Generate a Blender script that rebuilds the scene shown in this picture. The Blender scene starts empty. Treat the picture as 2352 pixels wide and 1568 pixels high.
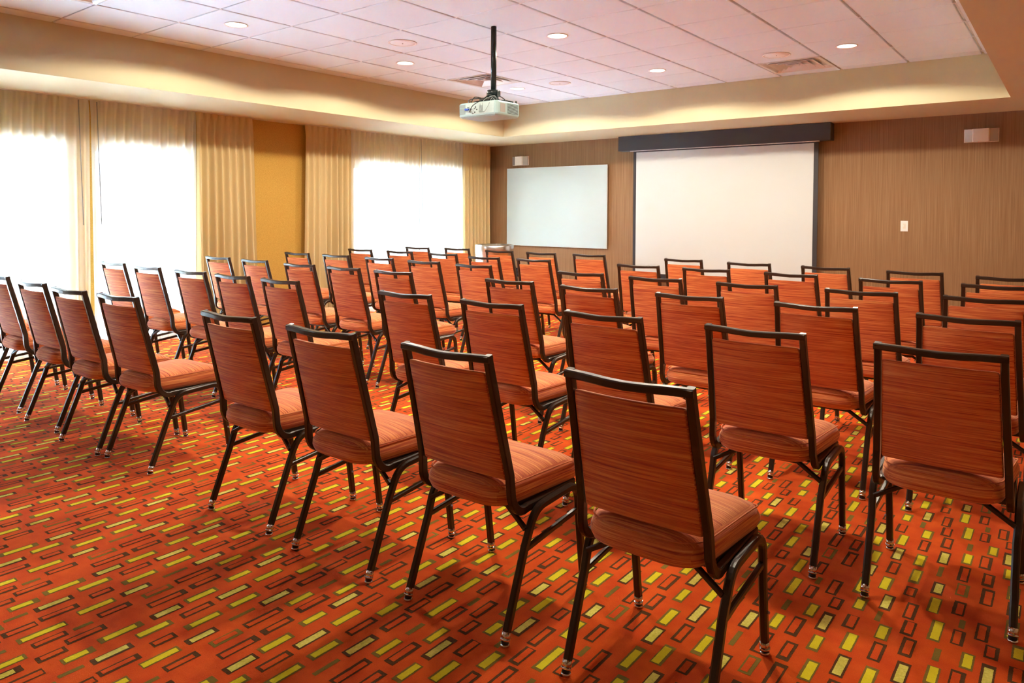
import bpy, math, random
from mathutils import Vector, Matrix
random.seed(7)
sc = bpy.context.scene
COL = sc.collection
PI = math.pi

# ------------------------------------------------------------------ camera
HC = 1.36                                   # eye height
cam_d = bpy.data.cameras.new('camera')
cam = bpy.data.objects.new('camera', cam_d)
COL.objects.link(cam)
R_ = Vector((0.78743634, 0.61637984, 0.00446147))
U_ = Vector((-0.02087854, 0.01943747, 0.99959305))
F_ = Vector((-0.61604229, 0.78720904, -0.02817488))
m = Matrix((R_, U_, -F_)).transposed().to_4x4()
m.translation = Vector((0, 0, HC))
cam.matrix_world = m
cam_d.sensor_fit = 'HORIZONTAL'
cam_d.sensor_width = 36
cam_d.lens = 1646.98 / 2352 * 36
cam_d.shift_y = -(784 - 533.42) / 2352
cam_d.clip_start = 0.05
sc.camera = cam

# ------------------------------------------------------------------ colour management
sc.view_settings.view_transform = 'Standard'
sc.view_settings.look = 'None'
sc.view_settings.gamma = 1
sc.view_settings.use_curve_mapping = False
sc.view_settings.exposure = 0.0
sc.cycles.sample_clamp_indirect = 0        # keep the bright daylight bounces

# ------------------------------------------------------------------ world (bright hazy daylight)
SKY = 15.0
w = bpy.data.worlds.new('world'); sc.world = w; w.use_nodes = True
bg = w.node_tree.nodes['Background']
bg.inputs[0].default_value = (0.56, 0.76, 1.0, 1)
bg.inputs[1].default_value = SKY

# high sun on the patio: its bounce off the paving is what lights the ceiling from below
sd = bpy.data.lights.new('sun', 'SUN'); sd.energy = SUN_E = 290.0; sd.angle = math.radians(2); sd.color = (1.0, 0.97, 0.92)
so_ = bpy.data.objects.new('sun', sd); COL.objects.link(so_)
so_.rotation_euler = Vector((-0.22, 0.10, 1.0)).to_track_quat('Z', 'Y').to_euler()

# room dimensions (metres, floor z = 0, camera over the origin)
ZC, ZS = 2.836, 2.42                        # tile ceiling, soffit underside
XW, YF = -7.52, 8.99                        # window wall, screen wall
XR, YB = 0.95, -1.4                         # unseen right and back walls
TX0, TX1, TY0, TY1 = -6.36, -0.47, -0.6, 7.92   # the raised ceiling tray
T = 0.6096
GX, GY = -6.1737, 2.2441                    # ceiling grid origin

# daylight openings in the window wall: (y0, y1); head height
OPEN = [(0.45, 2.75), (2.99, 4.0), (6.20, 8.30)]
ZH = 2.0
for y0, y1 in OPEN:                         # portals only guide the sky's own light
    ld = bpy.data.lights.new('window_portal', 'AREA')
    ld.shape = 'RECTANGLE'; ld.size = y1 - y0; ld.size_y = ZH
    ld.cycles.is_portal = True
    lo = bpy.data.objects.new('window_portal', ld); COL.objects.link(lo)
    lo.matrix_world = Matrix(((0, 0, -1, XW - 0.17), (1, 0, 0, (y0 + y1) / 2), (0, -1, 0, ZH / 2), (0, 0, 0, 1)))

LAMP_W = 150                                 # each recessed downlight
LAMP_C = (1.0, 0.87, 0.68)


# ------------------------------------------------------------------ materials
def new_mat(name):
    mt = bpy.data.materials.new(name); mt.use_nodes = True
    nt = mt.node_tree
    return mt, nt, nt.nodes['Principled BSDF'], nt.nodes['Material Output']


def simple(name, col, rough=0.6, metal=0.0, spec=0.5, bump=0.0, bscale=200, sheen=0.0, coat=0.0):
    mt, nt, b, o = new_mat(name)
    b.inputs['Base Color'].default_value = (*col, 1)
    b.inputs['Roughness'].default_value = rough
    b.inputs['Metallic'].default_value = metal
    b.inputs['Specular IOR Level'].default_value = spec
    b.inputs['Sheen Weight'].default_value = sheen
    b.inputs['Coat Weight'].default_value = coat
    if bump:
        tc = nt.nodes.new('ShaderNodeTexCoord'); n = nt.nodes.new('ShaderNodeTexNoise')
        n.inputs['Scale'].default_value = bscale; n.inputs['Detail'].default_value = 3
        nt.links.new(tc.outputs['Object'], n.inputs['Vector'])
        bp = nt.nodes.new('ShaderNodeBump'); bp.inputs['Strength'].default_value = bump
        bp.inputs['Distance'].default_value = 0.002
        nt.links.new(n.outputs['Fac'], bp.inputs['Height']); nt.links.new(bp.outputs['Normal'], b.inputs['Normal'])
    return mt


def streaky(name, stops, scale, coord='Object', rough=0.9, bump=0.2, detail=4, sheen=0.0, rand=False, fine=None, lo=0.3, hi=0.7):
    """colour streaks: noise stretched along the axis with the small scale"""
    mt, nt, b, o = new_mat(name)
    L = nt.links.new
    tc = nt.nodes.new('ShaderNodeTexCoord')
    mp = nt.nodes.new('ShaderNodeMapping'); mp.inputs['Scale'].default_value = scale
    L(tc.outputs[coord], mp.inputs['Vector'])
    if rand:
        oi = nt.nodes.new('ShaderNodeObjectInfo')
        vm = nt.nodes.new('ShaderNodeVectorMath'); vm.operation = 'SCALE'
        vm.inputs[0].default_value = (3, 7, 11)
        L(oi.outputs['Random'], vm.inputs['Scale']); L(vm.outputs[0], mp.inputs['Location'])
    n = nt.nodes.new('ShaderNodeTexNoise'); n.inputs['Scale'].default_value = 1
    n.inputs['Detail'].default_value = detail; n.inputs['Roughness'].default_value = 0.65
    L(mp.outputs[0], n.inputs['Vector'])
    mr = nt.nodes.new('ShaderNodeMapRange'); mr.inputs['From Min'].default_value = lo; mr.inputs['From Max'].default_value = hi
    L(n.outputs['Fac'], mr.inputs['Value'])
    cr = nt.nodes.new('ShaderNodeValToRGB')
    el = cr.color_ramp.elements
    while len(el) < len(stops): el.new(0.5)
    for e, (p, c) in zip(el, stops): e.position = p; e.color = (*c, 1)
    L(mr.outputs[0], cr.inputs['Fac']); L(cr.outputs['Color'], b.inputs['Base Color'])
    b.inputs['Roughness'].default_value = rough
    b.inputs['Specular IOR Level'].default_value = 0.2
    b.inputs['Sheen Weight'].default_value = sheen
    b.inputs['Sheen Roughness'].default_value = 0.5
    if bump:
        bp = nt.nodes.new('ShaderNodeBump'); bp.inputs['Strength'].default_value = bump
        bp.inputs['Distance'].default_value = 0.001
        L(n.outputs['Fac'], bp.inputs['Height']); L(bp.outputs['Normal'], b.inputs['Normal'])
    return mt


def follow_faces(mt, k, f):
    """run the streaks straight along each cushion face: across x on the top, rear and front, along y on the sides"""
    nt = mt.node_tree; L = nt.links.new
    tc = next(n for n in nt.nodes if n.type == 'TEX_COORD'); noise = next(n for n in nt.nodes if n.type == 'TEX_NOISE')
    oi = next(n for n in nt.nodes if n.type == 'OBJECT_INFO')
    def mth(op, a_, b_=None):
        n = nt.nodes.new('ShaderNodeMath'); n.operation = op
        for i, v in enumerate((a_, b_)):
            if v is None: continue
            if isinstance(v, (int, float)): n.inputs[i].default_value = v
            else: L(v, n.inputs[i])
        return n.outputs[0]
    P = nt.nodes.new('ShaderNodeSeparateXYZ'); L(tc.outputs['Object'], P.inputs[0])
    N = nt.nodes.new('ShaderNodeSeparateXYZ'); L(tc.outputs['Normal'], N.inputs[0])
    ax, ay, az = (mth('ABSOLUTE', N.outputs[i]) for i in range(3))
    side = mth('GREATER_THAN', ax, .62)
    flat = mth('GREATER_THAN', az, ay)
    def sel(c, t, e):
        m_ = nt.nodes.new('ShaderNodeMix'); L(c, m_.inputs[0]); L(e, m_.inputs[2]); L(t, m_.inputs[3]); return m_.outputs[0]
    across = sel(side, P.outputs[2], sel(flat, P.outputs[1], P.outputs[2]))
    along = sel(side, P.outputs[1], P.outputs[0])
    rnd = mth('MULTIPLY', oi.outputs['Random'], 31.0)
    cb = nt.nodes.new('ShaderNodeCombineXYZ')
    L(mth('MULTIPLY', along, k), cb.inputs[0]); L(mth('ADD', mth('MULTIPLY', across, f), rnd), cb.inputs[1]); L(rnd, cb.inputs[2])
    L(cb.outputs[0], noise.inputs['Vector'])


def carpet(name, c0, c1, bump=0.5, scale=350):
    mt, nt, b, o = new_mat(name); L = nt.links.new
    tc = nt.nodes.new('ShaderNodeTexCoord')
    n = nt.nodes.new('ShaderNodeTexNoise'); n.inputs['Scale'].default_value = scale; n.inputs['Detail'].default_value = 2
    n2 = nt.nodes.new('ShaderNodeTexNoise'); n2.inputs['Scale'].default_value = 9; n2.inputs['Detail'].default_value = 3
    L(tc.outputs['Object'], n.inputs['Vector']); L(tc.outputs['Object'], n2.inputs['Vector'])
    ad = nt.nodes.new('ShaderNodeMath'); ad.operation = 'MULTIPLY_ADD'; ad.inputs[1].default_value = 0.5
    L(n.outputs['Fac'], ad.inputs[0]); L(n2.outputs['Fac'], ad.inputs[2])
    mr = nt.nodes.new('ShaderNodeMapRange'); mr.inputs['From Min'].default_value = 0.55; mr.inputs['From Max'].default_value = 0.95
    L(ad.outputs[0], mr.inputs['Value'])
    mx = nt.nodes.new('ShaderNodeMix'); mx.data_type = 'RGBA'
    mx.inputs[6].default_value = (*c0, 1); mx.inputs[7].default_value = (*c1, 1)
    L(mr.outputs[0], mx.inputs[0]); L(mx.outputs[2], b.inputs['Base Color'])
    b.inputs['Roughness'].default_value = 1
    b.inputs['Specular IOR Level'].default_value = 0.1
    b.inputs['Sheen Weight'].default_value = 0.08
    bp = nt.nodes.new('ShaderNodeBump'); bp.inputs['Strength'].default_value = bump; bp.inputs['Distance'].default_value = 0.003
    L(n.outputs['Fac'], bp.inputs['Height']); L(bp.outputs['Normal'], b.inputs['Normal'])
    return mt


def cloth(name, col, transp, transl, weave=True, tint=(1, 1, 1)):
    """woven cloth: share that is open weave (transparent), share that glows through (translucent), rest diffuse"""
    mt = bpy.data.materials.new(name); mt.use_nodes = True; nt = mt.node_tree; nt.nodes.clear(); L = nt.links.new
    out = nt.nodes.new('ShaderNodeOutputMaterial')
    df = nt.nodes.new('ShaderNodeBsdfDiffuse'); df.inputs[0].default_value = (*col, 1)
    tl = nt.nodes.new('ShaderNodeBsdfTranslucent'); tl.inputs[0].default_value = (*col, 1)
    m1 = nt.nodes.new('ShaderNodeMixShader'); m1.inputs[0].default_value = transl
    L(df.outputs[0], m1.inputs[1]); L(tl.outputs[0], m1.inputs[2])
    if transp:
        tr = nt.nodes.new('ShaderNodeBsdfTransparent'); tr.inputs[0].default_value = (*tint, 1)
        m2 = nt.nodes.new('ShaderNodeMixShader')
        lw = nt.nodes.new('ShaderNodeLayerWeight'); lw.inputs[0].default_value = 0.5
        mr = nt.nodes.new('ShaderNodeMapRange')
        mr.inputs['From Min'].default_value = 0.0; mr.inputs['From Max'].default_value = 0.95
        mr.inputs['To Min'].default_value = transp; mr.inputs['To Max'].default_value = transp * 0.25
        L(lw.outputs['Facing'], mr.inputs['Value']); L(mr.outputs[0], m2.inputs[0])
        L(m1.outputs[0], m2.inputs[1]); L(tr.outputs[0], m2.inputs[2]); L(m2.outputs[0], out.inputs[0])
    else:
        L(m1.outputs[0], out.inputs[0])
    if weave:
        tc = nt.nodes.new('ShaderNodeTexCoord'); mp = nt.nodes.new('ShaderNodeMapping'); mp.inputs['Scale'].default_value = (300, 300, 60)
        n = nt.nodes.new('ShaderNodeTexNoise'); n.inputs['Scale'].default_value = 1
        L(tc.outputs['Object'], mp.inputs[0]); L(mp.outputs[0], n.inputs['Vector'])
        bp = nt.nodes.new('ShaderNodeBump'); bp.inputs['Strength'].default_value = 0.15; bp.inputs['Distance'].default_value = 0.001
        L(n.outputs['Fac'], bp.inputs['Height']); L(bp.outputs[0], df.inputs['Normal'])
    return mt


def emit(name, col, s):
    mt = bpy.data.materials.new(name); mt.use_nodes = True; nt = mt.node_tree; nt.nodes.clear()
    e = nt.nodes.new('ShaderNodeEmission'); e.inputs[0].default_value = (*col, 1); e.inputs[1].default_value = s
    o = nt.nodes.new('ShaderNodeOutputMaterial'); nt.links.new(e.outputs[0], o.inputs[0])
    return mt


M = {}
M['fabric'] = streaky('striped_orange_fabric',
                      [(0.0, (0.28, 0.026, 0.016)), (0.25, (0.54, 0.108, 0.044)), (0.6, (0.72, 0.230, 0.070)), (1.0, (0.90, 0.44, 0.15))],
                      (1.0, 330, 330), rough=0.85, bump=0.12, sheen=0.3, rand=True, lo=0.30, hi=0.68, detail=3)
follow_faces(M['fabric'], 4.0, 230.0)
M['fabric_edge'] = simple('orange_piping_fabric', (0.62, 0.2, 0.08), 0.85)
M['frame'] = simple('dark_brown_powder_coat', (0.021, 0.0135, 0.009), 0.3, 0.0, 0.6)
M['chrome'] = simple('chrome', (0.75, 0.75, 0.76), 0.12, 1.0)
M['rubber'] = simple('black_rubber', (0.01, 0.01, 0.01), 0.5)
M['clear'] = simple('clear_bumper_plastic', (0.30, 0.30, 0.42), 0.2)
M['c_orange'] = carpet('carpet_orange', (0.64, 0.066, 0.006), (0.80, 0.120, 0.010))
M['c_dark'] = carpet('carpet_brown', (0.085, 0.036, 0.010), (0.14, 0.062, 0.018))
M['c_olive'] = carpet('carpet_olive', (0.20, 0.14, 0.024), (0.28, 0.20, 0.036))
M['c_yellow'] = carpet('carpet_yellow', (0.76, 0.66, 0.016), (0.90, 0.80, 0.03))
M['c_light'] = carpet('carpet_pale_yellow', (0.60, 0.54, 0.07), (0.90, 0.84, 0.20), 1.0, 130)
M['tile'] = simple('ceiling_tile_white', (0.72, 0.83, 0.95), 0.95, bump=0.3, bscale=250)
M['grid'] = simple('ceiling_grid_white', (0.74, 0.78, 0.84), 0.5)
M['cream'] = simple('cream_paint', (0.60, 0.55, 0.36), 0.75, bump=0.1, bscale=150)
M['brown_wall'] = streaky('brown_striped_wallcovering',
                          [(0.0, (0.195, 0.105, 0.048)), (0.5, (0.265, 0.155, 0.075)), (1.0, (0.355, 0.225, 0.118))],
                          (210, 210, 1.2), rough=0.6, bump=0.15, lo=0.3, hi=0.7)
M['mustard'] = streaky('mustard_woven_wallcovering', [(0, (0.40, 0.235, 0.045)), (1, (0.58, 0.37, 0.085))], (90, 90, 160), rough=0.8, bump=0.2)
M['drape'] = cloth('beige_drape', (0.66, 0.54, 0.30), 0, 0.12)
M['sheer'] = cloth('ivory_sheer', (0.93, 0.90, 0.80), 0.36, 0.5)
M['alu'] = simple('grey_window_frame', (0.28, 0.31, 0.34), 0.4, 0.3)
M['white_plastic'] = simple('white_plastic', (0.80, 0.80, 0.78), 0.35)
M['white_metal'] = simple('white_metal', (0.82, 0.82, 0.82), 0.4)
M['speaker_mesh'] = simple('white_perforated_metal', (0.76, 0.78, 0.84), 0.6, bump=0.4, bscale=900)
M['charcoal'] = simple('charcoal_casing', (0.045, 0.043, 0.055), 0.45, bump=0.1)
M['black'] = simple('black_border', (0.028, 0.028, 0.035), 0.5)
M['screen'] = simple('matte_white_screen', (0.56, 0.62, 0.63), 0.85)
M['glassboard'] = simple('pale_glass_board', (0.46, 0.57, 0.60), 0.05, 0, 0.3)
M['board_edge'] = simple('board_white_edge', (0.85, 0.87, 0.87), 0.3)
M['steel'] = simple('brushed_stainless', (0.62, 0.62, 0.64), 0.26, 1.0)
M['pole'] = simple('black_green_pole', (0.018, 0.03, 0.034), 0.25, 0.3)
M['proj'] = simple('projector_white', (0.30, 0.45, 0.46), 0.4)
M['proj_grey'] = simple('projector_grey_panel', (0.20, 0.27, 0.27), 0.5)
M['proj_dark'] = simple('projector_dark_slots', (0.03, 0.03, 0.03), 0.6)
M['blue'] = simple('blue_plug', (0.01, 0.07, 0.45), 0.4)
M['cable'] = simple('black_cable', (0.012, 0.016, 0.018), 0.5)
M['cable_grey'] = simple('grey_cable', (0.25, 0.3, 0.3), 0.5)
M['lamp_on'] = emit('lamp_glow', (1.0, 0.93, 0.80), 9)
M['reflector'] = simple('polished_reflector', (0.8, 0.78, 0.74), 0.2, 1.0)
M['paving'] = simple('pale_paving', (0.48, 0.60, 0.76), 0.9, bump=0.2, bscale=20)
M['stucco'] = simple('pale_stucco', (0.45, 0.40, 0.36), 0.9)
M['leaf'] = streaky('shrub_leaves', [(0, (0.05, 0.12, 0.03)), (1, (0.2, 0.32, 0.10))], (9, 9, 9), rough=0.7, bump=0)
M['clear_lens'] = simple('clear_lamp_lens', (0.62, 0.66, 0.68), 0.12, 0.5)
M['red'] = emit('red_indicator', (1, 0.02, 0.02), 1.2)
M['dim'] = simple('dim_slot', (0.10, 0.085, 0.08), 0.6)


def glass_mat():
    mt = bpy.data.materials.new('window_glass'); mt.use_nodes = True; nt = mt.node_tree; nt.nodes.clear(); L = nt.links.new
    o = nt.nodes.new('ShaderNodeOutputMaterial'); t = nt.nodes.new('ShaderNodeBsdfTransparent'); t.inputs[0].default_value = (0.93, 0.96, 0.96, 1)
    g = nt.nodes.new('ShaderNodeBsdfGlossy'); g.inputs['Roughness'].default_value = 0.02
    x = nt.nodes.new('ShaderNodeMixShader'); f = nt.nodes.new('ShaderNodeFresnel'); f.inputs[0].default_value = 1.45
    L(f.outputs[0], x.inputs[0]); L(t.outputs[0], x.inputs[1]); L(g.outputs[0], x.inputs[2]); L(x.outputs[0], o.inputs[0])
    return mt


M['glass'] = glass_mat()


# ------------------------------------------------------------------ mesh builder
class MB:
    def __init__(s): s.v = []; s.f = []; s.mi = []; s.sm = []

    def add(s, vs, fs, mi=0, smooth=False):
        k = len(s.v); s.v += [tuple(v) for v in vs]
        for f in fs: s.f.append([i + k for i in f]); s.mi.append(mi); s.sm.append(smooth)

    def box(s, x0, x1, y0, y1, z0, z1, mi=0):
        vs = [(x, y, z) for z in (z0, z1) for y in (y0, y1) for x in (x0, x1)]
        s.add(vs, [(0, 2, 3, 1), (4, 5, 7, 6), (0, 1, 5, 4), (2, 6, 7, 3), (0, 4, 6, 2), (1, 3, 7, 5)], mi)

    def cyl(s, p0, p1, r0, r1=None, n=24, mi=0, caps=True, smooth=True):
        r1 = r0 if r1 is None else r1
        p0 = Vector(p0); p1 = Vector(p1); d = (p1 - p0).normalized()
        a = d.orthogonal().normalized(); b = d.cross(a)
        vs = []
        for p, r in ((p0, r0), (p1, r1)):
            for i in range(n):
                t = 2 * PI * i / n; vs.append(p + a * math.cos(t) * r + b * math.sin(t) * r)
        s.add(vs, [(i, (i + 1) % n, n + (i + 1) % n, n + i) for i in range(n)], mi, smooth)
        if caps:
            k = len(s.v) - 2 * n
            s.f.append([k + n - 1 - i for i in range(n)]); s.mi.append(mi); s.sm.append(False)
            s.f.append([k + n + i for i in range(n)]); s.mi.append(mi); s.sm.append(False)

    def lathe(s, prof, c=(0, 0, 0), n=40, mi=0, smooth=True):
        vs = []
        for r, z in prof:
            for i in range(n):
                t = 2 * PI * i / n; vs.append((c[0] + r * math.cos(t), c[1] + r * math.sin(t), c[2] + z))
        fs = []
        for j in range(len(prof) - 1):
            for i in range(n):
                fs.append((j * n + i, j * n + (i + 1) % n, (j + 1) * n + (i + 1) % n, (j + 1) * n + i))
        s.add(vs, fs, mi, smooth)

    def tube(s, path, prof, up=(1, 0, 0), closed=False, mi=0, smooth=True, caps=True):
        """sweep a 2D profile [(a,b)] along path; a runs along 'up' made square to the path, mitred at bends"""
        P = [Vector(p) for p in path]; n = len(P); k = len(prof); up = Vector(up)
        vs = []
        for i in range(n):
            if closed: t0 = (P[i] - P[i - 1]).normalized(); t1 = (P[(i + 1) % n] - P[i]).normalized()
            else:
                t0 = (P[i] - P[i - 1]).normalized() if i else (P[1] - P[0]).normalized()
                t1 = (P[i + 1] - P[i]).normalized() if i < n - 1 else t0
            t = (t0 + t1).normalized()
            a = up - t0 * up.dot(t0)
            if a.length < 1e-4: a = t0.orthogonal()
            a.normalize(); b = t0.cross(a)
            # points of the incoming section, pushed along t0 onto the mitre plane
            for (u, v) in prof:
                q = a * u + b * v
                dd = t0.dot(t)
                q = q - t0 * (q.dot(t) / max(dd, 0.3))
                vs.append(P[i] + q)
        fs = []
        m_ = n if closed else n - 1
        for i in range(m_):
            for j in range(k):
                fs.append((i * k + j, i * k + (j + 1) % k, ((i + 1) % n) * k + (j + 1) % k, ((i + 1) % n) * k + j))
        s.add(vs, fs, mi, smooth)
        if caps and not closed:
            b0 = len(s.v) - n * k
            s.f.append([b0 + j for j in reversed(range(k))]); s.mi.append(mi); s.sm.append(False)
            s.f.append([b0 + (n - 1) * k + j for j in range(k)]); s.mi.append(mi); s.sm.append(False)

    def build(s, name, mats, parent=None, loc=None, fixn=True):
        me = bpy.data.meshes.new(name); me.from_pydata(s.v, [], s.f)
        if not isinstance(mats, (list, tuple)): mats = [mats]
        for m_ in mats: me.materials.append(m_)
        me.polygons.foreach_set('material_index', s.mi)
        me.polygons.foreach_set('use_smooth', s.sm)
        if fixn:
            import bmesh
            bm = bmesh.new(); bm.from_mesh(me); bmesh.ops.recalc_face_normals(bm, faces=bm.faces); bm.to_mesh(me); bm.free()
        me.update()
        o = bpy.data.objects.new(name, me); COL.objects.link(o)
        if parent: o.parent = parent
        if loc: o.location = loc
        return o


def circ(r, n=10): return [(r * math.cos(2 * PI * i / n), r * math.sin(2 * PI * i / n)) for i in range(n)]


def sq(hw, hh, c):                            # chamfered square tube section
    return [(hw, -hh + c), (hw, hh - c), (hw - c, hh), (-hw + c, hh), (-hw, hh - c), (-hw, -hh + c), (-hw + c, -hh), (hw - c, -hh)]


def thing(name, label, cat, loc=(0, 0, 0), rz=0, group=None):
    o = bpy.data.objects.new(name, None); COL.objects.link(o); o.empty_display_size = 0.1
    o.location = loc; o.rotation_euler = (0, 0, rz)
    return tag(o, label, cat, group)


def tag(o, label=None, cat=None, group=None, kind=None):
    if label: o['label'] = label
    if cat: o['category'] = cat
    if group: o['group'] = group
    if kind: o['kind'] = kind
    return o


def struct(o, label): return tag(o, label, None, None, 'structure')


def bez(p0, p1, p2, n=6):
    p0, p1, p2 = Vector(p0), Vector(p1), Vector(p2)
    return [(p0 * (1 - t) ** 2 + p1 * 2 * t * (1 - t) + p2 * t * t) for t in [i / n for i in range(n + 1)]]


# ------------------------------------------------------------------ floor: patterned carpet
# one repeat is 0.4525 x 0.905 m; rows are: kind, centre x, y0, y1, inner y0, inner y1 (Y yellow, T textured pale, D brown outline, O olive outline, S solid olive)
PX, PY = 0.4525, 0.905
PAT = '''T .320 1.117 1.221 1.130 1.211
T .093 1.119 1.221 1.132 1.208
D .240 1.144 1.277 1.152 1.257
Y .467 1.157 1.281 1.176 1.272
O .165 1.161 1.263 1.172 1.250
D .389 1.184 1.295 1.194 1.282
Y .312 1.238 1.354 1.247 1.343
S .082 1.272 1.365 0 0
D .155 1.284 1.420 1.292 1.406
D .232 1.297 1.409 1.317 1.396
Y .460 1.312 1.429 1.324 1.415
T .381 1.317 1.440 1.325 1.428
T .078 1.391 1.515 1.401 1.499
Y .290 1.402 1.500 1.416 1.496
Y .152 1.444 1.549 1.457 1.546
D .212 1.445 1.570 1.460 1.556
D .452 1.466 1.579 1.475 1.567
Y .372 1.469 1.580 1.473 1.576
T .281 1.530 1.661 1.544 1.640
D .070 1.550 1.665 1.565 1.650
S .148 1.583 1.659 0 0
Y .226 1.591 1.689 1.602 1.680
Y .446 1.599 1.697 1.605 1.685
D .348 1.603 1.695 1.614 1.691
D .054 1.677 1.774 1.690 1.769
Y .127 1.696 1.836 1.707 1.830
D .281 1.698 1.780 1.709 1.770
S .415 1.708 1.778 0 0
D .189 1.717 1.815 1.724 1.806
Y .348 1.742 1.834 1.750 1.815
D .248 1.790 1.908 1.798 1.894
T .420 1.797 1.916 1.811 1.903
D .042 1.786 1.905 1.796 1.890
S .190 1.833 1.892 0 0
Y .323 1.856 1.991 1.872 1.970
Y .100 1.881 1.999 1.884 1.991
D .170 1.917 2.022 1.925 2.006
Y .391 1.943 2.055 1.948 2.043
D .019 1.951 2.027 1.958 2.017'''
rows = []
for i, l in enumerate(PAT.split('\n')):
    t = l.split(); rows.append((t[0], *map(float, t[1:]), i))
fl = MB()
fl.box(XW - 0.2, XR + 0.2, YB - 0.2, YF + 0.2, -0.06, 0.0, 0)
rr = random.Random(3)


def jag(x0, x1, y0, y1, near):
    """rectangle whose tufted edge wobbles a millimetre or two"""
    if not near: return [(x0, y0), (x1, y0), (x1, y1), (x0, y1)]
    st = 0.005; pts = []
    nx = max(2, int((x1 - x0) / st)); ny = max(2, int((y1 - y0) / st)); j = lambda: rr.uniform(-.0006, .0006)
    for i in range(nx): pts.append((x0 + (x1 - x0) * i / nx, y0 + j()))
    for i in range(ny): pts.append((x1 + j(), y0 + (y1 - y0) * i / ny))
    for i in range(nx): pts.append((x1 - (x1 - x0) * i / nx, y1 + j()))
    for i in range(ny): pts.append((x0 + j(), y1 - (y1 - y0) * i / ny))
    return pts


MI = {'D': 1, 'T': 1, 'Y': 2, 'O': 2, 'S': 2}
for ci in range(-18, 3):
    for cj in range(-3, 9):
        for kd, cx, y0, y1, a0, a1, ri in rows:
            x = ci * PX + cx; ya = y0 + cj * PY; yb = y1 + cj * PY
            if not (XW < x < XR - 0.05 and YB < ya and yb < YF): continue
            q = random.Random(ri)
            near = math.hypot(x, ya) < 4.2
            hw = {'S': 0.0085, 'D': 0.0185, 'O': 0.020, 'Y': 0.0185, 'T': 0.019}[kd] + q.uniform(-.001, .001)
            pts = jag(x - hw, x + hw, ya, yb, near)
            fl.add([(a, b, 0.0006) for a, b in pts], [list(range(len(pts)))], MI[kd])
            if kd == 'S': continue
            il, ir = {'D': (.0085, .0085), 'O': (.008, .010), 'Y': (.0065, .0065), 'T': (.0065, .0065)}[kd]
            sk = q.uniform(-.003, .003)
            pts = jag(x - hw + il + sk, x + hw - ir + sk, a0 + cj * PY, a1 + cj * PY, near)
            fl.add([(a, b, 0.0012) for a, b in pts], [list(range(len(pts)))], {'D': 0, 'O': 0, 'Y': 3, 'T': 4}[kd])
fo = fl.build('floor', [M['c_orange'], M['c_dark'], M['c_olive'], M['c_yellow'], M['c_light']], fixn=False)
struct(fo, 'orange carpet patterned with yellow, olive and brown rectangles')

# ------------------------------------------------------------------ ceiling tray: tiles on a grid
ce = MB()
ce.box(TX0, TX1, TY0, TY1, ZC + 0.020, ZC + 0.035, 1)          # backing seen in the reveals (the T-bars' face)
g = 0.0105
k0 = math.floor((TX0 - GX) / T); k1 = math.ceil((TX1 - GX) / T)
c0 = math.floor((TY0 - GY) / T); c1 = math.ceil((TY1 - GY) / T)
VENTS = [(1, 6), (6, 8), (1, -1)]
for i in range(k0, k1):
    for j in range(c0, c1):
        if (i, j) in VENTS: continue
        x0 = max(TX0, GX + i * T + g); x1 = min(TX1, GX + (i + 1) * T - g)
        y0 = max(TY0, GY + j * T + g * .55); y1 = min(TY1, GY + (j + 1) * T - g * .55)
        if x1 - x0 < .02 or y1 - y0 < .02: continue
        cch = 0.003
        # tegular tile: chamfered slab hanging below the grid
        vs = [(x0, y0, ZC + .020), (x1, y0, ZC + .020), (x1, y1, ZC + .020), (x0, y1, ZC + .020),
              (x0, y0, ZC + cch), (x1, y0, ZC + cch), (x1, y1, ZC + cch), (x0, y1, ZC + cch),
              (x0 + cch, y0 + cch, ZC), (x1 - cch, y0 + cch, ZC), (x1 - cch, y1 - cch, ZC), (x0 + cch, y1 - cch, ZC)]
        fs = [(8, 9, 10, 11)]
        for q in range(4):
            r = (q + 1) % 4; fs += [(q, r, 4 + r, 4 + q), (4 + q, 4 + r, 8 + r, 8 + q)]
        ce.add(vs, fs, 0)
for i in range(k0 + 1, k1):                                    # cross clips: the white grid shows at each crossing
    for j in range(c0 + 1, c1):
        x = GX + i * T; y = GY + j * T
        if TX0 + .03 < x < TX1 - .03 and TY0 + .03 < y < TY1 - .03:
            ce.box(x - g, x + g, y - g, y + g, ZC + 0.002, ZC + 0.020, 1)
co = ce.build('ceiling', [M['tile'], M['grid']])
struct(co, 'white lay-in tile ceiling inside the raised tray')

# soffits around the tray
def ring_soffit(n, x0, x1, y0, y1, lab):
    b = MB(); b.box(x0, x1, y0, y1, ZS, ZC + 0.03)
    struct(b.build('trim_%d' % n, M['cream']), lab)
ring_soffit(1, XW - .1, TX0, YB, YF + .1, 'cream dropped soffit above the windows')
ring_soffit(2, TX0, TX1, TY1, YF + .1, 'cream dropped soffit above the screen')
ring_soffit(3, TX1, XR + .1, YB, YF + .1, 'cream dropped soffit on the right side')
ring_soffit(4, TX0, TX1, YB, TY0, 'cream dropped soffit at the back')

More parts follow.
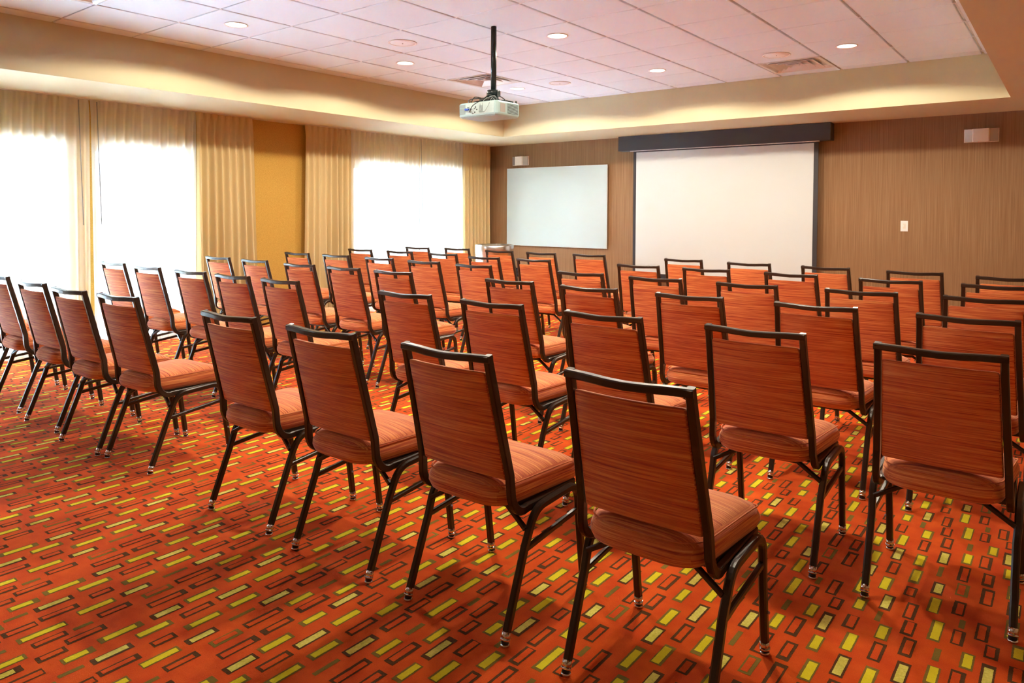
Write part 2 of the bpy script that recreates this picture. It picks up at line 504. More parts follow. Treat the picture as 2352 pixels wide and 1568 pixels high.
# ------------------------------------------------------------------ walls
b = MB(); b.box(XW - .1, XR + .1, YF, YF + .15, 0, ZC)
struct(b.build('wall_far', M['brown_wall']), 'brown wall with fine vertical stripes behind the screen')
b = MB(); b.box(XR, XR + .15, YB - .1, YF, 0, ZC)
struct(b.build('wall_right', M['brown_wall']), 'brown striped right wall')
b = MB(); b.box(XW - .1, XR + .1, YB - .15, YB, 0, ZC)
struct(b.build('wall_back', M['brown_wall']), 'brown striped back wall')
b = MB(); ys = [YB - .1] + [y for o in OPEN for y in o] + [YF]
for i in range(0, len(ys), 2): b.box(XW - .16, XW, ys[i], ys[i + 1], 0, ZC)
for y0, y1 in OPEN: b.box(XW - .16, XW, y0, y1, ZH, ZC)
struct(b.build('wall_left', M['mustard']), 'mustard woven window wall')

# windows: sliding glass doors with grey frames
for n, (y0, y1) in enumerate(OPEN, 1):
    f = MB(); xa, xb = XW - .13, XW - .06
    f.box(xa, xb, y0, y0 + .05, 0, ZH); f.box(xa, xb, y1 - .05, y1, 0, ZH)
    f.box(xa, xb, y0, y1, ZH - .06, ZH); f.box(xa, xb, y0, y1, 0.0, .06)
    if n == 2: ms = [3.64]
    elif n == 3: ms = [7.2]
    else: ms = [1.55]
    for y in ms: f.box(xa + .01, xb - .01, y - .045, y + .045, .06, ZH - .06)
    o = f.build('window_%d' % n, M['alu']); struct(o, 'tall grey framed glass door behind sheer curtain')
    gb = MB(); gb.box(xa + .03, xa + .036, y0 + .05, y1 - .05, .06, ZH - .06)
    gb.build('pane', M['glass'], o)

# ------------------------------------------------------------------ outside, seen faintly through the sheers
b = MB(); b.box(-22, XW - .17, -8, 18, -.12, -.02); struct(b.build('ground_outside', M['paving']), 'pale paving outside the windows')
b = MB(); b.box(-15.2, -15, -6, 18, -.02, 1.9); b.box(-15.3, -14.9, -6, 18, 1.9, 2.02)
tag(b.build('garden_wall', M['stucco']), 'pale stucco garden wall beyond the patio windows', 'wall')
for i, (x, y, r) in enumerate([(-11.2, 3.2, .6), (-12.0, 5.3, .75), (-11.5, 7.4, .55)]):
    t = thing('shrub', ['green shrub outside the nearest window, lowest of the shrubs', 'large green shrub outside the middle of the window wall', 'small green shrub outside the far window by the corner'][i],
              'shrub', (x, y, -.02), 0, None)
    f = MB(); q = random.Random(i)
    for k in range(260):
        a = q.uniform(0, 2 * PI); e = q.uniform(-.1, 1); rr_ = r * (0.75 + .3 * q.random())
        c = Vector((math.cos(a) * math.sqrt(max(0, 1 - e * e)) * rr_, math.sin(a) * math.sqrt(max(0, 1 - e * e)) * rr_, .35 + e * rr_ + r * .3))
        u = Vector((q.uniform(-1, 1), q.uniform(-1, 1), q.uniform(-1, 1))).normalized(); v_ = u.orthogonal().normalized(); s_ = .10
        f.add([c - u * s_, c + v_ * s_ * .5, c + u * s_, c - v_ * s_ * .5], [(0, 1, 2, 3)])
    f.build('foliage', M['leaf'], t, fixn=False)
    f = MB()
    for k in range(5):
        a = k * 1.26; f.cyl((0, 0, 0), (math.cos(a) * r * .4, math.sin(a) * r * .4, .35 + r * .5), .015, .008, 6)
    f.build('stem', M['c_dark'], t)


# ------------------------------------------------------------------ curtains
def curtain(y0, y1, period, amp, seed, x=XW + .10, zt=ZS - .004, flare=(0, 0), th=False):
    q = random.Random(seed); n = max(2, round((y1 - y0) / period)); per = 12; N = n * per; rowsn = 16
    jit = [q.uniform(-.25, .25) for _ in range(n + 2)]; am = [q.uniform(.6, 1.25) for _ in range(n + 2)]
    ph2 = [q.uniform(0, 6.28) for _ in range(4)]
    vs = []; fs = []
    for r in range(rowsn + 1):
        tz = r / rowsn; z = 0.015 + (zt - .015) * tz; dn = 1 - tz
        for i in range(N + 1):
            u = i / per; k = int(u); fr = u - k
            a = (am[k] * (1 - fr) + am[k + 1] * fr)
            jj = (jit[k] * (1 - fr) + jit[k + 1] * fr) * dn
            if dn < .04: sh = abs(math.sin(PI * u)) ** .6 * 2 - 1          # pinch-pleat header
            else: sh = math.sin(2 * PI * (u + jj * .5)) + .28 * dn * math.sin(2 * PI * (u * 1.7 + ph2[0] / 6.28))
            xx = x + amp * a * (0.55 + .6 * dn) * sh
            yy = y0 + (y1 - y0) * i / N
            s = i / N
            yy += dn * (-flare[0] * (1 - s) + flare[1] * s) + .008 * dn * math.sin(3 * u + ph2[1])
            vs.append((xx, yy, z))
    for r in range(rowsn):
        for i in range(N):
            a = r * (N + 1) + i; fs.append((a, a + 1, a + N + 2, a + N + 1))
    mb = MB(); mb.add(vs, fs, 0, True)
    return mb


def hang(name, y0, y1, period, amp, seed, mat, label, cat, group, wand=None, **kw):
    t = thing(name, label, cat, (XW + .1, (y0 + y1) / 2, 0), 0, group)
    mb = curtain(y0, y1, period, amp, seed, **kw)
    mb.v = [(a - XW - .1, b_ - (y0 + y1) / 2, c) for a, b_, c in mb.v]
    mb.build('curtain_panel', mat, t, fixn=False)
    f = MB(); f.box(-.018, .018, y0 - (y0 + y1) / 2, y1 - (y0 + y1) / 2, ZS - .005, ZS); f.build('curtain_track', M['white_metal'], t)
    if wand is not None:
        f = MB(); f.cyl((.078, wand - (y0 + y1) / 2, ZS - .03), (.085, wand + .03 - (y0 + y1) / 2, 1.22), .0045, n=8)
        f.build('draw_wand', M['alu'], t)
    return t


hang('sheer_curtain', .5, 2.925, .088, .038, 1, M['sheer'], 'ivory sheer curtain at the left edge of the picture', 'curtain', 'sheer curtains', wand=2.80)
hang('sheer_curtain', 2.937, 3.985, .088, .038, 2, M['sheer'], 'ivory sheer curtain beside the near beige drape, right of the narrow wall gap', 'curtain', 'sheer curtains', wand=2.96)
hang('drape', 3.990, 4.66, .085, .044, 3, M['drape'], 'beige drape left of the bare mustard wall', 'drape', 'beige drapes', flare=(0, .07))
hang('drape', 5.38, 6.073, .085, .044, 4, M['drape'], 'beige drape right of the bare mustard wall', 'drape', 'beige drapes', flare=(.03, 0))
hang('sheer_curtain', 6.078, 7.314, .088, .034, 5, M['sheer'], 'ivory sheer curtain on the left half of the far window', 'curtain', 'sheer curtains', wand=7.27)
hang('sheer_curtain', 7.318, 8.252, .088, .034, 6, M['sheer'], 'ivory sheer curtain on the right half of the far window', 'curtain', 'sheer curtains')
hang('drape', 8.256, 8.91, .08, .040, 7, M['drape'], 'beige drape in the corner beside the brown wall', 'drape', 'beige drapes')

# ------------------------------------------------------------------ chairs
def pillow(outline, levels, fn, mb, crown=0.0):
    """outline [(a,b)] counter-clockwise, levels [(h, inset)], fn(a,b,h)->xyz"""
    n = len(outline)
    cx = sum(p[0] for p in outline) / n; cy = sum(p[1] for p in outline) / n
    def ins(p, d):
        v = Vector((cx - p[0], cy - p[1])); l = v.length
        # move in both axes by d (keeps a rectangle a rectangle)
        return (p[0] + (d if p[0] < cx else -d) * min(1, abs(p[0] - cx) / .08), p[1] + (d if p[1] < cy else -d) * min(1, abs(p[1] - cy) / .08))
    vs = []; fs = []
    for h_, d in levels:
        for p in outline:
            a, b_ = ins(p, d); vs.append(fn(a, b_, h_))
    L = len(levels)
    for j in range(L - 1):
        for i in range(n): fs.append((j * n + i, j * n + (i + 1) % n, (j + 1) * n + (i + 1) % n, (j + 1) * n + i))
    # caps: shrink rings to centre so the crown curves
    for side, base in ((0, 0), (1, (L - 1) * n)):
        h_, d = levels[0 if side == 0 else -1]
        prev = base
        for s_ in (.75, .5, .25, .05):
            k = len(vs)
            for p in outline:
                a, b_ = ins(p, d); a = cx + (a - cx) * s_; b_ = cy + (b_ - cy) * s_
                hh = h_ + (crown if side else -crown * .2) * (1 - s_ * s_)
                vs.append(fn(a, b_, hh))
            for i in range(n):
                q = (prev + i, prev + (i + 1) % n, k + (i + 1) % n, k + i); fs.append(q)
            prev = k
        fs.append([prev + i for i in range(n)])
    mb.add(vs, fs, 0, True)


def rrect(corners, rads, n=6):
    """rounded polygon from 4 corners"""
    out = []; N = len(corners)
    for i in range(N):
        p = Vector(corners[i]); a = Vector(corners[i - 1]); b_ = Vector(corners[(i + 1) % N]); r = rads[i]
        pa = p + (a - p).normalized() * r; pb = p + (b_ - p).normalized() * r
        out += [tuple(v)[:2] for v in bez((*pa, 0), (*p, 0), (*pb, 0), n)]
        q = Vector(out[-1]); nx = Vector(corners[(i + 1) % N]); 
        e = nx + (p - nx).normalized() * rads[(i + 1) % N]
        for s_ in (.2, .4, .6, .8): out.append(tuple(q.lerp(Vector(e[:2]), s_)))
    return out


FR = sq(.0112, .0140, .0035)


def make_chair():
    t = thing('banquet_chair', 'x', 'chair')
    # seat cushion
    seat = MB()
    ol = rrect([(-.172, .022), (.172, .022), (.210, .472), (-.210, .472)], [.095, .095, .085, .085])
    def sf(a, b_, h_):
        drop = -.020 * max(0, (b_ - .36) / .1) ** 2 * (1 if h_ > .44 else .15)
        return (a, b_, h_ + drop)
    pillow(ol, [(.402, .030), (.404, .010), (.410, .001), (.430, -.006), (.450, -.005), (.468, .003), (.481, .015), (.490, .036)], sf, seat, .016)
    so = seat.build('seat', M['fabric'], t)
    pp = MB(); pa = []
    for p in ol:
        k = .003
        pa.append(Vector(sf(p[0] * .997, .255 + (p[1] - .255) * .985, .476)))
    pp.tube(pa, circ(.0026, 6), up=(0, 0, 1), closed=True); pp.build('piping', M['fabric_edge'], so)
    # backrest pad between the posts; s runs up the post
    zb, ztp = .498, .862
    yl = lambda z: -.045 + (.905 - z) * .105 / .43
    bk = MB()
    ob = rrect([(-.180, zb), (.180, zb), (.1675, ztp), (-.1675, ztp)], [.010, .010, .012, .012], 3)
    # finer outline for the curve across the width
    ob2 = []
    for i, p in enumerate(ob):
        q = ob[(i + 1) % len(ob)]; ob2.append(p)
        if math.dist(p, q) > .05: ob2.append(((p[0] + q[0]) / 2, (p[1] + q[1]) / 2))
    bow = lambda x: -.020 * (1 - (x / .18) ** 2)
    def bf(a, b_, h_): return (a, yl(b_) + bow(a) * (.4 + .6 * (b_ - zb) / (ztp - zb)) + h_, b_ - .25 * h_)
    pillow(ob2, [(-.010, .006), (-.008, .0015), (0.0, 0), (.018, 0), (.030, .004), (.036, .014)], bf, bk, .010)
    bk.build('backrest', M['fabric'], t)
    # back frame: one tube from under the seat, up the post, across the top and down again
    side = [(.192, .42, .392), (.196, .20, .389), (.197, .135, .390)] + [tuple(v) for v in bez((.198, .115, .388), (.200, .068, .392), (.197, .054, .445), 6)] + \
           [(.194, yl(.52), .52), (.1885, yl(.65), .65), (.1815, yl(.85), .85), (.180, yl(.905), .905)]
    top = [(.12, yl(.905) - .0085, .904), (.06, yl(.905) - .0145, .901), (0, yl(.905) - .0165, .899), (-.06, yl(.905) - .0145, .901), (-.12, yl(.905) - .0085, .904)]
    path = side + top + [(-a, b_, c) for a, b_, c in reversed(side)]
    fm = MB(); fm.tube(path, FR, up=(1, 0, 0)) if False else None
    # sweep the side posts (profile square to x) and the rail separately but in one mesh
    fm.tube(side[:-1] + [(.180, yl(.916), .916)], FR, up=(1, 0, 0), smooth=False)
    fm.tube([(-a, b_, c) for a, b_, c in side[:-1]] + [(-.180, yl(.916), .916)], FR, up=(1, 0, 0), smooth=False)
    fm.tube([(.191, yl(.905), .905)] + top + [(-.191, yl(.905), .905)], FR, up=(0, 0, 1), smooth=False)
    fm.box(-.185, .185, .36, .38, .384, .400)
    fm.box(-.185, .185, .10, .40, .398, .409)
    fm.build('back_frame', M['frame'], t)
    # legs: side arches split where the tube runs level under the seat
    LEG = sq(.0118, .0130, .0052)
    for s_ in (-1, 1):
        fx, tx = .216 * s_, .2195 * s_
        rear = [(fx, .004, .028), (fx, .10, .272)] + [tuple(v) for v in bez((tx, .122, .328), (tx, .145, .383), (tx, .195, .388), 6)] + [(tx, .28, .392)]
        front = [(fx, .458, .028), (fx * 1.004, .428, .24)] + [tuple(v) for v in bez((tx, .413, .340), (tx, .405, .394), (tx, .350, .394), 6)] + [(tx, .28, .392)]
        for pth, nm, foot in ((rear, 'rear', (fx, 0, 0)), (front, 'front', (fx, .46, 0))):
            lm = MB(); lm.tube(pth, LEG, up=(1, 0, 0), smooth=False); lo = lm.build('leg', M['frame'], t)
            d = (Vector(pth[1]) - Vector(pth[0])).normalized(); p0 = Vector(pth[0])
            gm = MB(); gm.cyl(p0 - d * .010, p0 + d * .014, .0150, .0145, 16, 0)
            gm.cyl(p0 - d * .012, p0 - d * .007, .0165, .0165, 16, 0)
            gm.lathe([(.001, .005), (.0125, .005), (.0125, .019), (.001, .019)], (foot[0], foot[1], 0), 16, 1)
            gm.lathe([(.001, 0), (.0145, 0), (.0155, .002), (.0155, .005), (.0135, .0075), (.001, .0075)], (foot[0], foot[1], 0), 16, 0)
            gm.build('foot_glide', [M['chrome'], M['rubber']], lo)
            if nm == 'front':
                bm_ = MB(); c = Vector((fx * 1.002, .443, .14)) ; bm_.cyl(c + Vector((s_ * .010, 0, 0)), c + Vector((s_ * .018, 0, 0)), .006, .004, 10); bm_.build('bumper', M['clear'], lo)
        sm = MB(); sm.tube([(.2185 * s_, .098, .268), (.2185 * s_, .422, .300)], sq(.008, .009, .003), up=(1, 0, 0), smooth=False)
        sm.build('stretcher', M['frame'], t)
    br = MB(); br.tube([(-.212, .110, .330), (-.120, .130, .382), (.120, .130, .382), (.212, .110, .330)], sq(.008, .008, .003), up=(0, 1, 0), smooth=False)
    br.build('cross_brace', M['frame'], t)
    return t


proto = make_chair()


def copy_tree(o, parent=None):
    c = o.copy(); COL.objects.link(c); c.parent = parent
    for ch in o.children: copy_tree(ch, c)
    return c


# (x, y of the top rail) measured from the nearest row to the row by the screen; each row left block then right block, counted from the aisle
ROWS = [
    ([(-3.93, 1.675), (-4.44, 1.63), (-5.06, 1.65), (-5.73, 1.665), (-6.38, 1.67)], [(-2.848, 1.665), (-2.222, 1.67), (-1.592, 1.685), (-.932, 1.692)]),
    ([(-4.034, 2.72), (-4.563, 2.70), (-5.112, 2.69), (-5.768, 2.68), (-6.417, 2.70)], [(-2.867, 2.715), (-2.251, 2.712), (-1.611, 2.701), (-.955, 2.725), (-.340, 2.708)]),
    ([(-3.985, 3.653), (-4.558, 3.653), (-5.112, 3.635), (-5.847, 3.679), (-6.48, 3.685)], [(-2.89, 3.665), (-2.263, 3.63), (-1.628, 3.632), (-.979, 3.64), (-.352, 3.63)]),
    ([(-3.962, 4.539), (-4.586, 4.575), (-5.241, 4.627), (-5.917, 4.643), (-6.534, 4.617)], [(-2.859, 4.474), (-2.239, 4.447), (-1.607, 4.443), (-.957, 4.486), (-.359, 4.527)]),
    ([(-4.007, 5.449), (-4.587, 5.411), (-5.277, 5.55), (-5.962, 5.566), (-6.606, 5.54)], [(-2.904, 5.45), (-2.295, 5.438), (-1.634, 5.424), (-.964, 5.369), (-.363, 5.371)]),
    ([(-4.019, 6.455), (-4.602, 6.398), (-5.198, 6.403), (-5.898, 6.451), (-6.453, 6.327)], [(-2.928, 6.398), (-2.266, 6.314), (-1.614, 6.284), (-.951, 6.228), (-.351, 6.103)]),
]
ROT = [([4.0, 3.2, 2.6, 2, 2], [2.0, 1.5, .3, .8]), ([1.5, 2.5, 3, 3, 3], [2, 1.6, .8, .5, .3]), ([2, 1, 2.5, 1.5, 2.5], [1.5, 1.6, 1, .8, -1]),
       ([.3, 1, .5, 2.5, 3], [2, 3, 1.5, 2, 1]), ([.8, 2, 3, 3, 3], [3, 2.5, -1, 2, 1]), ([3, 1.5, 3, 3, 3], [-.5, 2, -1.2, 2.5, 1])]
RN = ['nearest row', 'second row from the camera', 'third row from the camera', 'third row from the screen wall', 'second row from the screen wall', 'row closest to the screen wall']
ON = ['at the aisle', 'second from the aisle', 'third from the aisle', 'fourth from the aisle', 'fifth from the aisle']
first = True
for ri, (rl, rr2) in enumerate(ROWS):
    for bi, blk in enumerate((rl, rr2)):
        for ci, (x, y) in enumerate(blk):
            a = math.radians(ROT[ri][bi][ci])
            o = proto if first else copy_tree(proto); first = False
            o.location = (x - .045 * math.sin(a), y + .046 * math.cos(a), .0013); o.rotation_euler = (0, 0, a)
            side = 'window-side block' if bi == 0 else 'right-hand block'
            o['label'] = 'orange banquet chair %s, %s, %s' % (ON[ci], RN[ri], 'window side' if bi == 0 else 'right block')
            o['group'] = 'banquet chairs in %s of the %s' % (RN[ri], side)

# ------------------------------------------------------------------ projection screen
t = thing('projection_screen', 'white pull-down projection screen in a long charcoal ceiling case on the brown wall', 'projection screen', (-3.63, 8.85, ZS))
f = MB(); f.box(-1.40, 1.396, -.02, .136, -.205, -.004); f.build('casing', M['charcoal'], t)
f = MB(); f.box(-1.24, 1.26, 0.025, .045, -.212, -.205); f.build('slot_trim', M['white_metal'], t)
f = MB(); f.box(-1.195, 1.248, .046, .049, .47 - ZS, -.205); bd = f.build('black_border', M['black'], t)
f = MB(); f.box(-1.150, 1.197, .042, .0455, .53 - ZS, -.228); f.build('screen_surface', M['screen'], t)
f = MB(); f.cyl((-1.195, .048, .475 - ZS), (1.248, .048, .475 - ZS), .014, n=12); f.build('bottom_bar', M['black'], t)

# ------------------------------------------------------------------ whiteboard
t = thing('glass_whiteboard', 'frameless glossy pale glass whiteboard on the brown wall', 'whiteboard', (-6.19, YF, 1.443))
f = MB(); f.box(-.915, .915, -.045, -.039, -.602, .602); f.build('glass_panel', M['glassboard'], t)
f = MB(); f.box(-.919, .919, -.039, -.034, -.606, .606); f.build('backing_panel', M['board_edge'], t)
f = MB()
for x in (-.75, .75):
    for z in (-.5, .5): f.cyl((x, -.034, z), (x, -.002, z), .015, n=12)
f.build('standoff', M['steel'], t)

# ------------------------------------------------------------------ emergency lights
def elight(x, z, label):
    t = thing('emergency_light', label, 'light', (x, YF, z), 0, 'emergency lights high on the brown wall')
    f = MB(); f.box(-.155, .155, -.018, 0, -.07, .07); f.build('back_plate', M['white_plastic'], t)
    f = MB()
    pr = [(-.078, -.018), (-.078, -.06), (-.068, -.072), (.068, -.072), (.078, -.06), (.078, -.018)]
    f.add([(a, b_, z_) for z_ in (-.068, .068) for a, b_ in pr], [(i, i + 1, 7 + i, 6 + i) for i in range(5)] + [(5, 4, 3, 2, 1, 0), (6, 7, 8, 9, 10, 11), (5, 0, 6, 11)], 0)
    f.build('cover', M['white_plastic'], t)
    for s in (-1, 1):
        f = MB(); f.add([(s * .079, -.018, -.066), (s * .079, -.058, -.066), (s * .15, -.03, -.066), (s * .15, -.018, -.066),
                         (s * .079, -.018, .066), (s * .079, -.058, .066), (s * .15, -.03, .066), (s * .15, -.018, .066)],
                        [(0, 1, 2, 3), (4, 7, 6, 5), (0, 4, 5, 1), (1, 5, 6, 2), (2, 6, 7, 3), (3, 7, 4, 0)])
        f.build('lamp_lens', M['clear_lens'], t)
    f = MB(); f.cyl((-.02, -.06, -.069), (-.02, -.06, -.071), .003, n=8); f.build('indicator', M['red'], t)
elight(-6.86, 2.162, 'white emergency light above the whiteboard')
elight(-.777, 2.185, 'white emergency light on the wall right of the screen')

# switch plate
t = thing('light_switch', 'white wall switch plate on the brown wall right of the screen', 'switch', (-1.482, YF, 1.224))
f = MB(); f.box(-.036, .036, -.006, 0, -.059, .059); f.build('plate', M['white_plastic'], t)
f = MB(); f.box(-.013, .013, -.009, -.006, -.028, .028); f.build('surround', simple('switch_cream', (.75, .72, .62), .4), t)
f = MB(); f.box(-.006, .006, -.018, -.009, -.004, .016); f.build('toggle', M['white_plastic'], t)
# black outlet
t = thing('outlet_plate', 'small black wall outlet low behind the chairs, right of the bin', 'outlet', (-6.915, YF, .41))
f = MB(); f.box(-.036, .036, -.012, 0, -.07, .07); f.build('plate', M['rubber'], t)
f = MB(); f.box(-.017, .017, -.016, -.012, .012, .045); f.box(-.017, .017, -.016, -.012, -.045, -.012); f.build('socket', M['black'], t)

# ------------------------------------------------------------------ stainless bin
t = thing('trash_can', 'round stainless steel bin in the corner below the whiteboard', 'bin', (-6.17, 7.50, .0013))
f = MB(); R = .262
f.lathe([(.01, .0), (.235, 0), (.24, .01), (.245, .62), (.247, .66)]); f.build('lower_body', M['steel'], t)
f = MB(); f.lathe([(.247, .655), (.254, .665), (.252, .675), (.256, .80), (.262, .812), (.262, .905), (.258, .915), (.238, .922), (.225, .918), (.215, .90), (.01, .895)]); f.build('lid', M['steel'], t)

# ------------------------------------------------------------------ projector
PXc, PYc = -3.66, 4.43
t = thing('ceiling_projector', 'white projector hanging upside down from a black ceiling pole', 'projector', (PXc, PYc, ZC))
zb, ztp = 2.108 - ZC, 2.225 - ZC
f = MB(); f.cyl((0, 0, -.005), (0, 0, 2.33 - ZC), .0225, n=24); f.build('pole', M['pole'], t)
f = MB(); zc = 2.315 - ZC
f.cyl((0, 0, zc - .028), (0, 0, zc + .012), .052, n=28); f.cyl((0, 0, zc - .05), (0, 0, zc - .028), .040, n=24)
f.box(-.055, -.047, -.02, .02, zc - .04, zc + .005); f.box(.047, .055, -.02, .02, zc - .04, zc + .005)
f.cyl((.0, .0, zc - .078), (0, 0, zc - .05), .022, n=16)
f.build('mount_collar', M['pole'], t)
f = MB()
for dx, dy in ((-.13, -.09), (.13, -.09), (-.13, .09), (.13, .09)):
    f.tube([(0, 0, zc - .068), (dx * .6, dy * .6, zc - .072), (dx, dy, ztp + .004)], sq(.009, .003, .001), up=(0, 0, 1), smooth=False)
f.build('mount_arm', M['pole'], t)
# body: chamfered case, lens side towards the screen
f = MB(); x0, x1, y0, y1 = -.247, .158, -.148, .146
def body_ring(z, i): 
    c = .018
    return [(x0 + i + c, y0 + i, z), (x1 - i - c, y0 + i, z), (x1 - i, y0 + i + c, z), (x1 - i, y1 - i - c, z), (x1 - i - c, y1 - i, z), (x0 + i + c, y1 - i, z), (x0 + i, y1 - i - c, z), (x0 + i, y0 + i + c, z)]
lv = [(zb, .016), (zb + .010, .004), (zb + .02, 0), (ztp - .014, 0), (ztp - .004, .004), (ztp, .012)]
vs = [p for z, i in lv for p in body_ring(z, i)]
fs = [(j * 8 + k, j * 8 + (k + 1) % 8, (j + 1) * 8 + (k + 1) % 8, (j + 1) * 8 + k) for j in range(5) for k in range(8)] + [list(range(8)), [40 + k for k in range(8)]]
f.add(vs, fs); f.build('case', M['proj'], t)
f = MB(); f.box(x0 + .022, x0 + .078, y0 - .0015, y0 + .002, zb + .026, ztp - .014)
f.box(x0 + .018, x0 + .020, y0 - .002, y0 + .002, zb + .02, ztp - .01)
ra = f.build('rear_grille', M['proj_grey'], t)
f = MB()
for k in range(1, 3):
    z = zb + .026 + k * (ztp - zb - .040) / 3; f.box(x0 + .022, x0 + .078, y0 - .003, y0, z - .001, z + .001)
f.build('grille_bar', M['proj'], ra)
f = MB(); f.box(x0 + .086, x1 - .030, y0 - .0015, y0 + .002, zb + .022, ztp - .006); cp = f.build('connector_panel', simple('panel_pale', (.36, .46, .45), .45), t)
f = MB()
for (a, z, w_, h_) in ((.105, .074, .010, .007), (.128, .066, .005, .005), (.138, .058, .006, .008), (.150, .060, .004, .004), (.122, .078, .004, .004), (.160, .052, .004, .004), (.172, .060, .005, .010), (.186, .066, .006, .018), (.152, .026, .006, .006), (.163, .026, .006, .004), (.176, .030, .009, .012), (.195, .052, .01, .008)):
    f.box(x0 + a, x0 + a + w_, y0 - .004, y0 - .001, zb + z, zb + z + h_)
f.build('socket', M['proj_dark'], cp)
f = MB(); f.box(x0 + .225, x0 + .262, y0 - .003, y0, zb + .030, zb + .085); f.build('recessed_panel', M['proj_grey'], cp)
f = MB(); f.cyl((x0 + .098, y0 - .022, zb + .062), (x0 + .098, y0 - .002, zb + .062), .008, n=10); f.box(x0 + .088, x0 + .125, y0 - .020, y0 - .002, zb + .054, zb + .068); f.build('blue_plug', M['blue'], t)
f = MB(); f.box(x0 + .125, x0 + .145, y0 - .016, y0 - .002, zb + .040, zb + .054); f.build('video_plug', M['cable_grey'], t)
# side with the exhaust louvres
f = MB(); f.box(x1 - .002, x1 + .0015, y0 + .13, y1 - .03, zb + .024, ztp - .018); sg = f.build('side_vent', M['proj_dark'], t)
f = MB()
for k in range(9):
    z = zb + .028 + k * .0092; f.box(x1 + .0005, x1 + .004, y0 + .13, y1 - .03, z, z + .004)
f.build('louvre', M['proj'], sg)
f = MB(); f.box(x1 - .001, x1 + .001, y0 + .04, y0 + .10, zb + .028, ztp - .022); f.build('side_panel', simple('proj_side', (.30, .29, .26), .5), t)
f = MB(); f.cyl((x1 - .02, y1 - .03, ztp - .002), (x1 - .02, y1 - .03, ztp + .02), .009, n=12); f.build('foot', M['cable'], t)
f = MB(); f.cyl((-.09, y1 - .004, (zb + ztp) / 2), (-.09, y1 + .018, (zb + ztp) / 2), .036, .033, 28); f.build('lens', M['proj_dark'], t)
# cables looping from the pole to the sockets
def cab(pts, r, mat, nm='cable'):
    P = []
    for i in range(len(pts) - 1):
        p0 = Vector(pts[max(i - 1, 0)]); p1 = Vector(pts[i]); p2 = Vector(pts[i + 1]); p3 = Vector(pts[min(i + 2, len(pts) - 1)])
        for s in range(6):
            u = s / 6; P.append(.5 * ((2 * p1) + (-p0 + p2) * u + (2 * p0 - 5 * p1 + 4 * p2 - p3) * u * u + (-p0 + 3 * p1 - 3 * p2 + p3) * u ** 3))
    P.append(Vector(pts[-1])); f = MB(); f.tube(P, circ(r, 8), up=(.31, .2, .9)); f.build(nm, mat, t)
cab([(.0, -.03, zc - .05), (-.06, -.09, zc - .055), (-.12, -.12, zc - .06), (-.17, -.11, ztp + .02), (-.19, -.06, ztp + .004)], .004, M['cable'])
cab([(.03, -.03, zc - .06), (-.02, -.12, zc - .08), (-.06, y0 - .03, ztp - .03), (-.09, y0 - .03, zb + .05), (-.115, y0 - .012, zb + .046)], .003, M['cable'])
cab([(.05, -.02, zc - .07), (.09, -.1, ztp + .04), (.05, y0 - .03, ztp), (.03, y0 - .03, zb + .05), (-.02, y0 - .01, zb + .04)], .002, M['cable_grey'])
cab([(.04, -.03, zc - .07), (.08, -.12, ztp + .02), (.075, y0 - .02, zb + .06), (.045, y0 - .025, zb + .03), (.01, y0 - .02, zb + .06), (-.01, y0 - .005, ztp - .02)], .0018, M['cable_grey'])
cab([(.02, 0, zc - .07), (.08, -.03, ztp + .045), (.13, -.03, ztp + .02), (.14, -.02, ztp + .004)], .004, M['cable'])
cab([(-.02, -.04, zc - .07), (-.08, -.07, ztp + .03), (-.02, -.12, ztp + .015), (.07, -.08, ztp + .035), (.02, -.03, zc - .07)], .005, M['cable'])
cab([(-.16, -.09, ztp + .01), (-.1, -.11, ztp + .045), (-.02, -.1, ztp + .03), (.05, -.11, ztp + .05), (.1, -.07, ztp + .012)], .004, M['cable'])

# ------------------------------------------------------------------ ceiling speakers
def speaker(i, j, label):
    x = GX + (i + .5) * T; y = GY + (j + .5) * T
    t = thing('ceiling_speaker', label, 'speaker', (x, y, ZC), 0, 'round ceiling speakers')
    f = MB(); f.lathe([(.110, -.001), (.124, -.001), (.126, -.005), (.120, -.008), (.110, -.006), (.110, -.001)], n=48); f.build('rim', M['white_metal'], t)
    f = MB(); f.lathe([(.001, -.008), (.06, -.0075), (.110, -.005), (.112, -.0015), (.001, -.0015)], n=48); f.build('grille', M['speaker_mesh'], t)
    f = MB(); f.cyl((0, 0, -.0105), (0, 0, -.008), .005, n=10); f.build('badge', M['dim'], t)
speaker(2, 3, 'round white ceiling speaker left of the projector pole')
speaker(2, 7, 'round ceiling speaker behind the projector, near the far soffit')
speaker(6, 7, 'round ceiling speaker beside the air vent on the right')

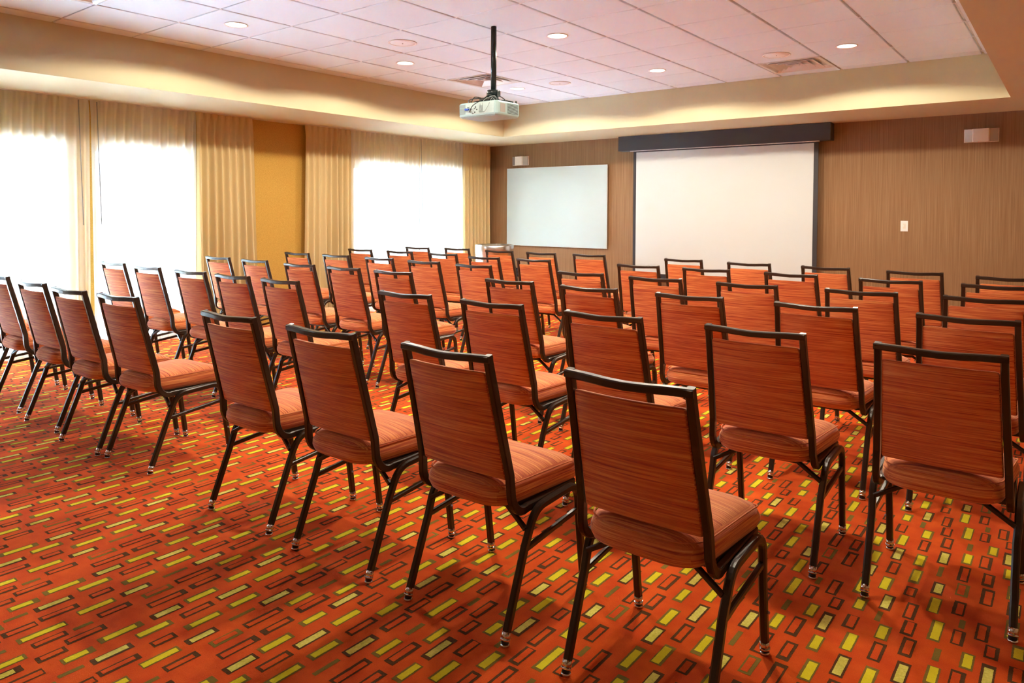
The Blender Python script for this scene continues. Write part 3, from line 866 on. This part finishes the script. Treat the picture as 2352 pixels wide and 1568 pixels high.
# ------------------------------------------------------------------ ceiling vents
M['vent'] = simple('satin_vent_metal', (0.62, 0.62, 0.64), 0.35, 0.2)
def vent(i, j, label):
    x = GX + (i + .5) * T; y = GY + (j + .5) * T; h = T / 2 - .004
    t = thing('ceiling_vent', label, 'vent', (x, y, ZC), 0, 'square ceiling air vents')
    def frustum(mb, a0, z0, a1, z1, mi=0):
        vs = [(-a0, -a0, z0), (a0, -a0, z0), (a0, a0, z0), (-a0, a0, z0), (-a1, -a1, z1), (a1, -a1, z1), (a1, a1, z1), (-a1, a1, z1)]
        mb.add(vs, [(q, (q + 1) % 4, 4 + (q + 1) % 4, 4 + q) for q in range(4)], mi)
    f = MB(); frustum(f, h, .011, h, -.002); frustum(f, h, -.002, h - .025, -.002); frustum(f, h - .025, -.002, h - .03, .0); frustum(f, h - .03, .0, h - .075, .040); f.build('frame', M['vent'], t)
    f = MB(); f.add([(-.29, -.29, .045), (.29, -.29, .045), (.29, .29, .045), (-.29, .29, .045)], [(0, 1, 2, 3)]); f.build('throat', M['dim'], t)
    for a0, a1 in ((.215, .165), (.145, .095), (.075, .03)):
        f = MB(); frustum(f, a0, -.004, a1, .026); frustum(f, a0, -.004, a0 + .004, -.002); frustum(f, a0 + .004, -.002, a1 + .006, .030); f.build('louvre_ring', M['vent'], t)
    f = MB(); frustum(f, .028, .002, .028, .026); f.add([(-.028, -.028, .002), (.028, -.028, .002), (.028, .028, .002), (-.028, .028, .002)], [(0, 1, 2, 3)]); f.build('centre_plate', M['vent'], t)
vent(1, 6, 'square white air vent behind the projector pole')
vent(6, 8, 'square white air vent at the far soffit, right of the screen')
vent(1, -1, 'square white air vent cut off by the top left edge of the picture')

# ------------------------------------------------------------------ recessed downlights
LN = {(1, 1): 'glowing recessed downlight at the upper left, nearest the windows', (1, 4): 'glowing recessed downlight left of the projector pole', (1, 7): 'small glowing downlight just right of the projector, farthest on the window side',
      (4, 4): 'glowing recessed downlight right of the projector pole', (4, 7): 'glowing recessed downlight above the projection screen', (7, 7): 'bright starry downlight at the right, near the air vent', (7, 4): 'downlight cut off by the top edge of the picture',
      (4, 1): 'downlight above the camera, middle of the tray', (7, 1): 'downlight above the camera, right of the tray',
      (1, -2): 'downlight behind the camera on the window side', (4, -2): 'downlight behind the camera in the middle', (7, -2): 'downlight behind the camera on the right'}
for (i, j), lab in LN.items():
    if j < 0: continue
    x = GX + (i + .5) * T; y = GY + (j + .5) * T
    t = thing('downlight', lab, 'ceiling light', (x, y, ZC), 0, 'recessed downlights')
    f = MB(); f.lathe([(.076, -.0012), (.090, -.0012), (.092, -.004), (.086, -.006), (.077, -.005), (.076, -.0012)], n=40); f.build('trim_ring', M['white_metal'], t)
    f = MB(); f.lathe([(.001, -.0022), (.0765, -.0022)], n=40); f.build('lamp_face', M['lamp_on'], t, fixn=False)
    ld = bpy.data.lights.new('downlight_lamp', 'SPOT'); ld.energy = LAMP_W; ld.color = LAMP_C
    ld.spot_size = math.radians(163); ld.spot_blend = 0.12; ld.shadow_soft_size = .07
    lo = bpy.data.objects.new('lamp', ld); COL.objects.link(lo); lo.parent = t; lo.location = (0, 0, -.012)
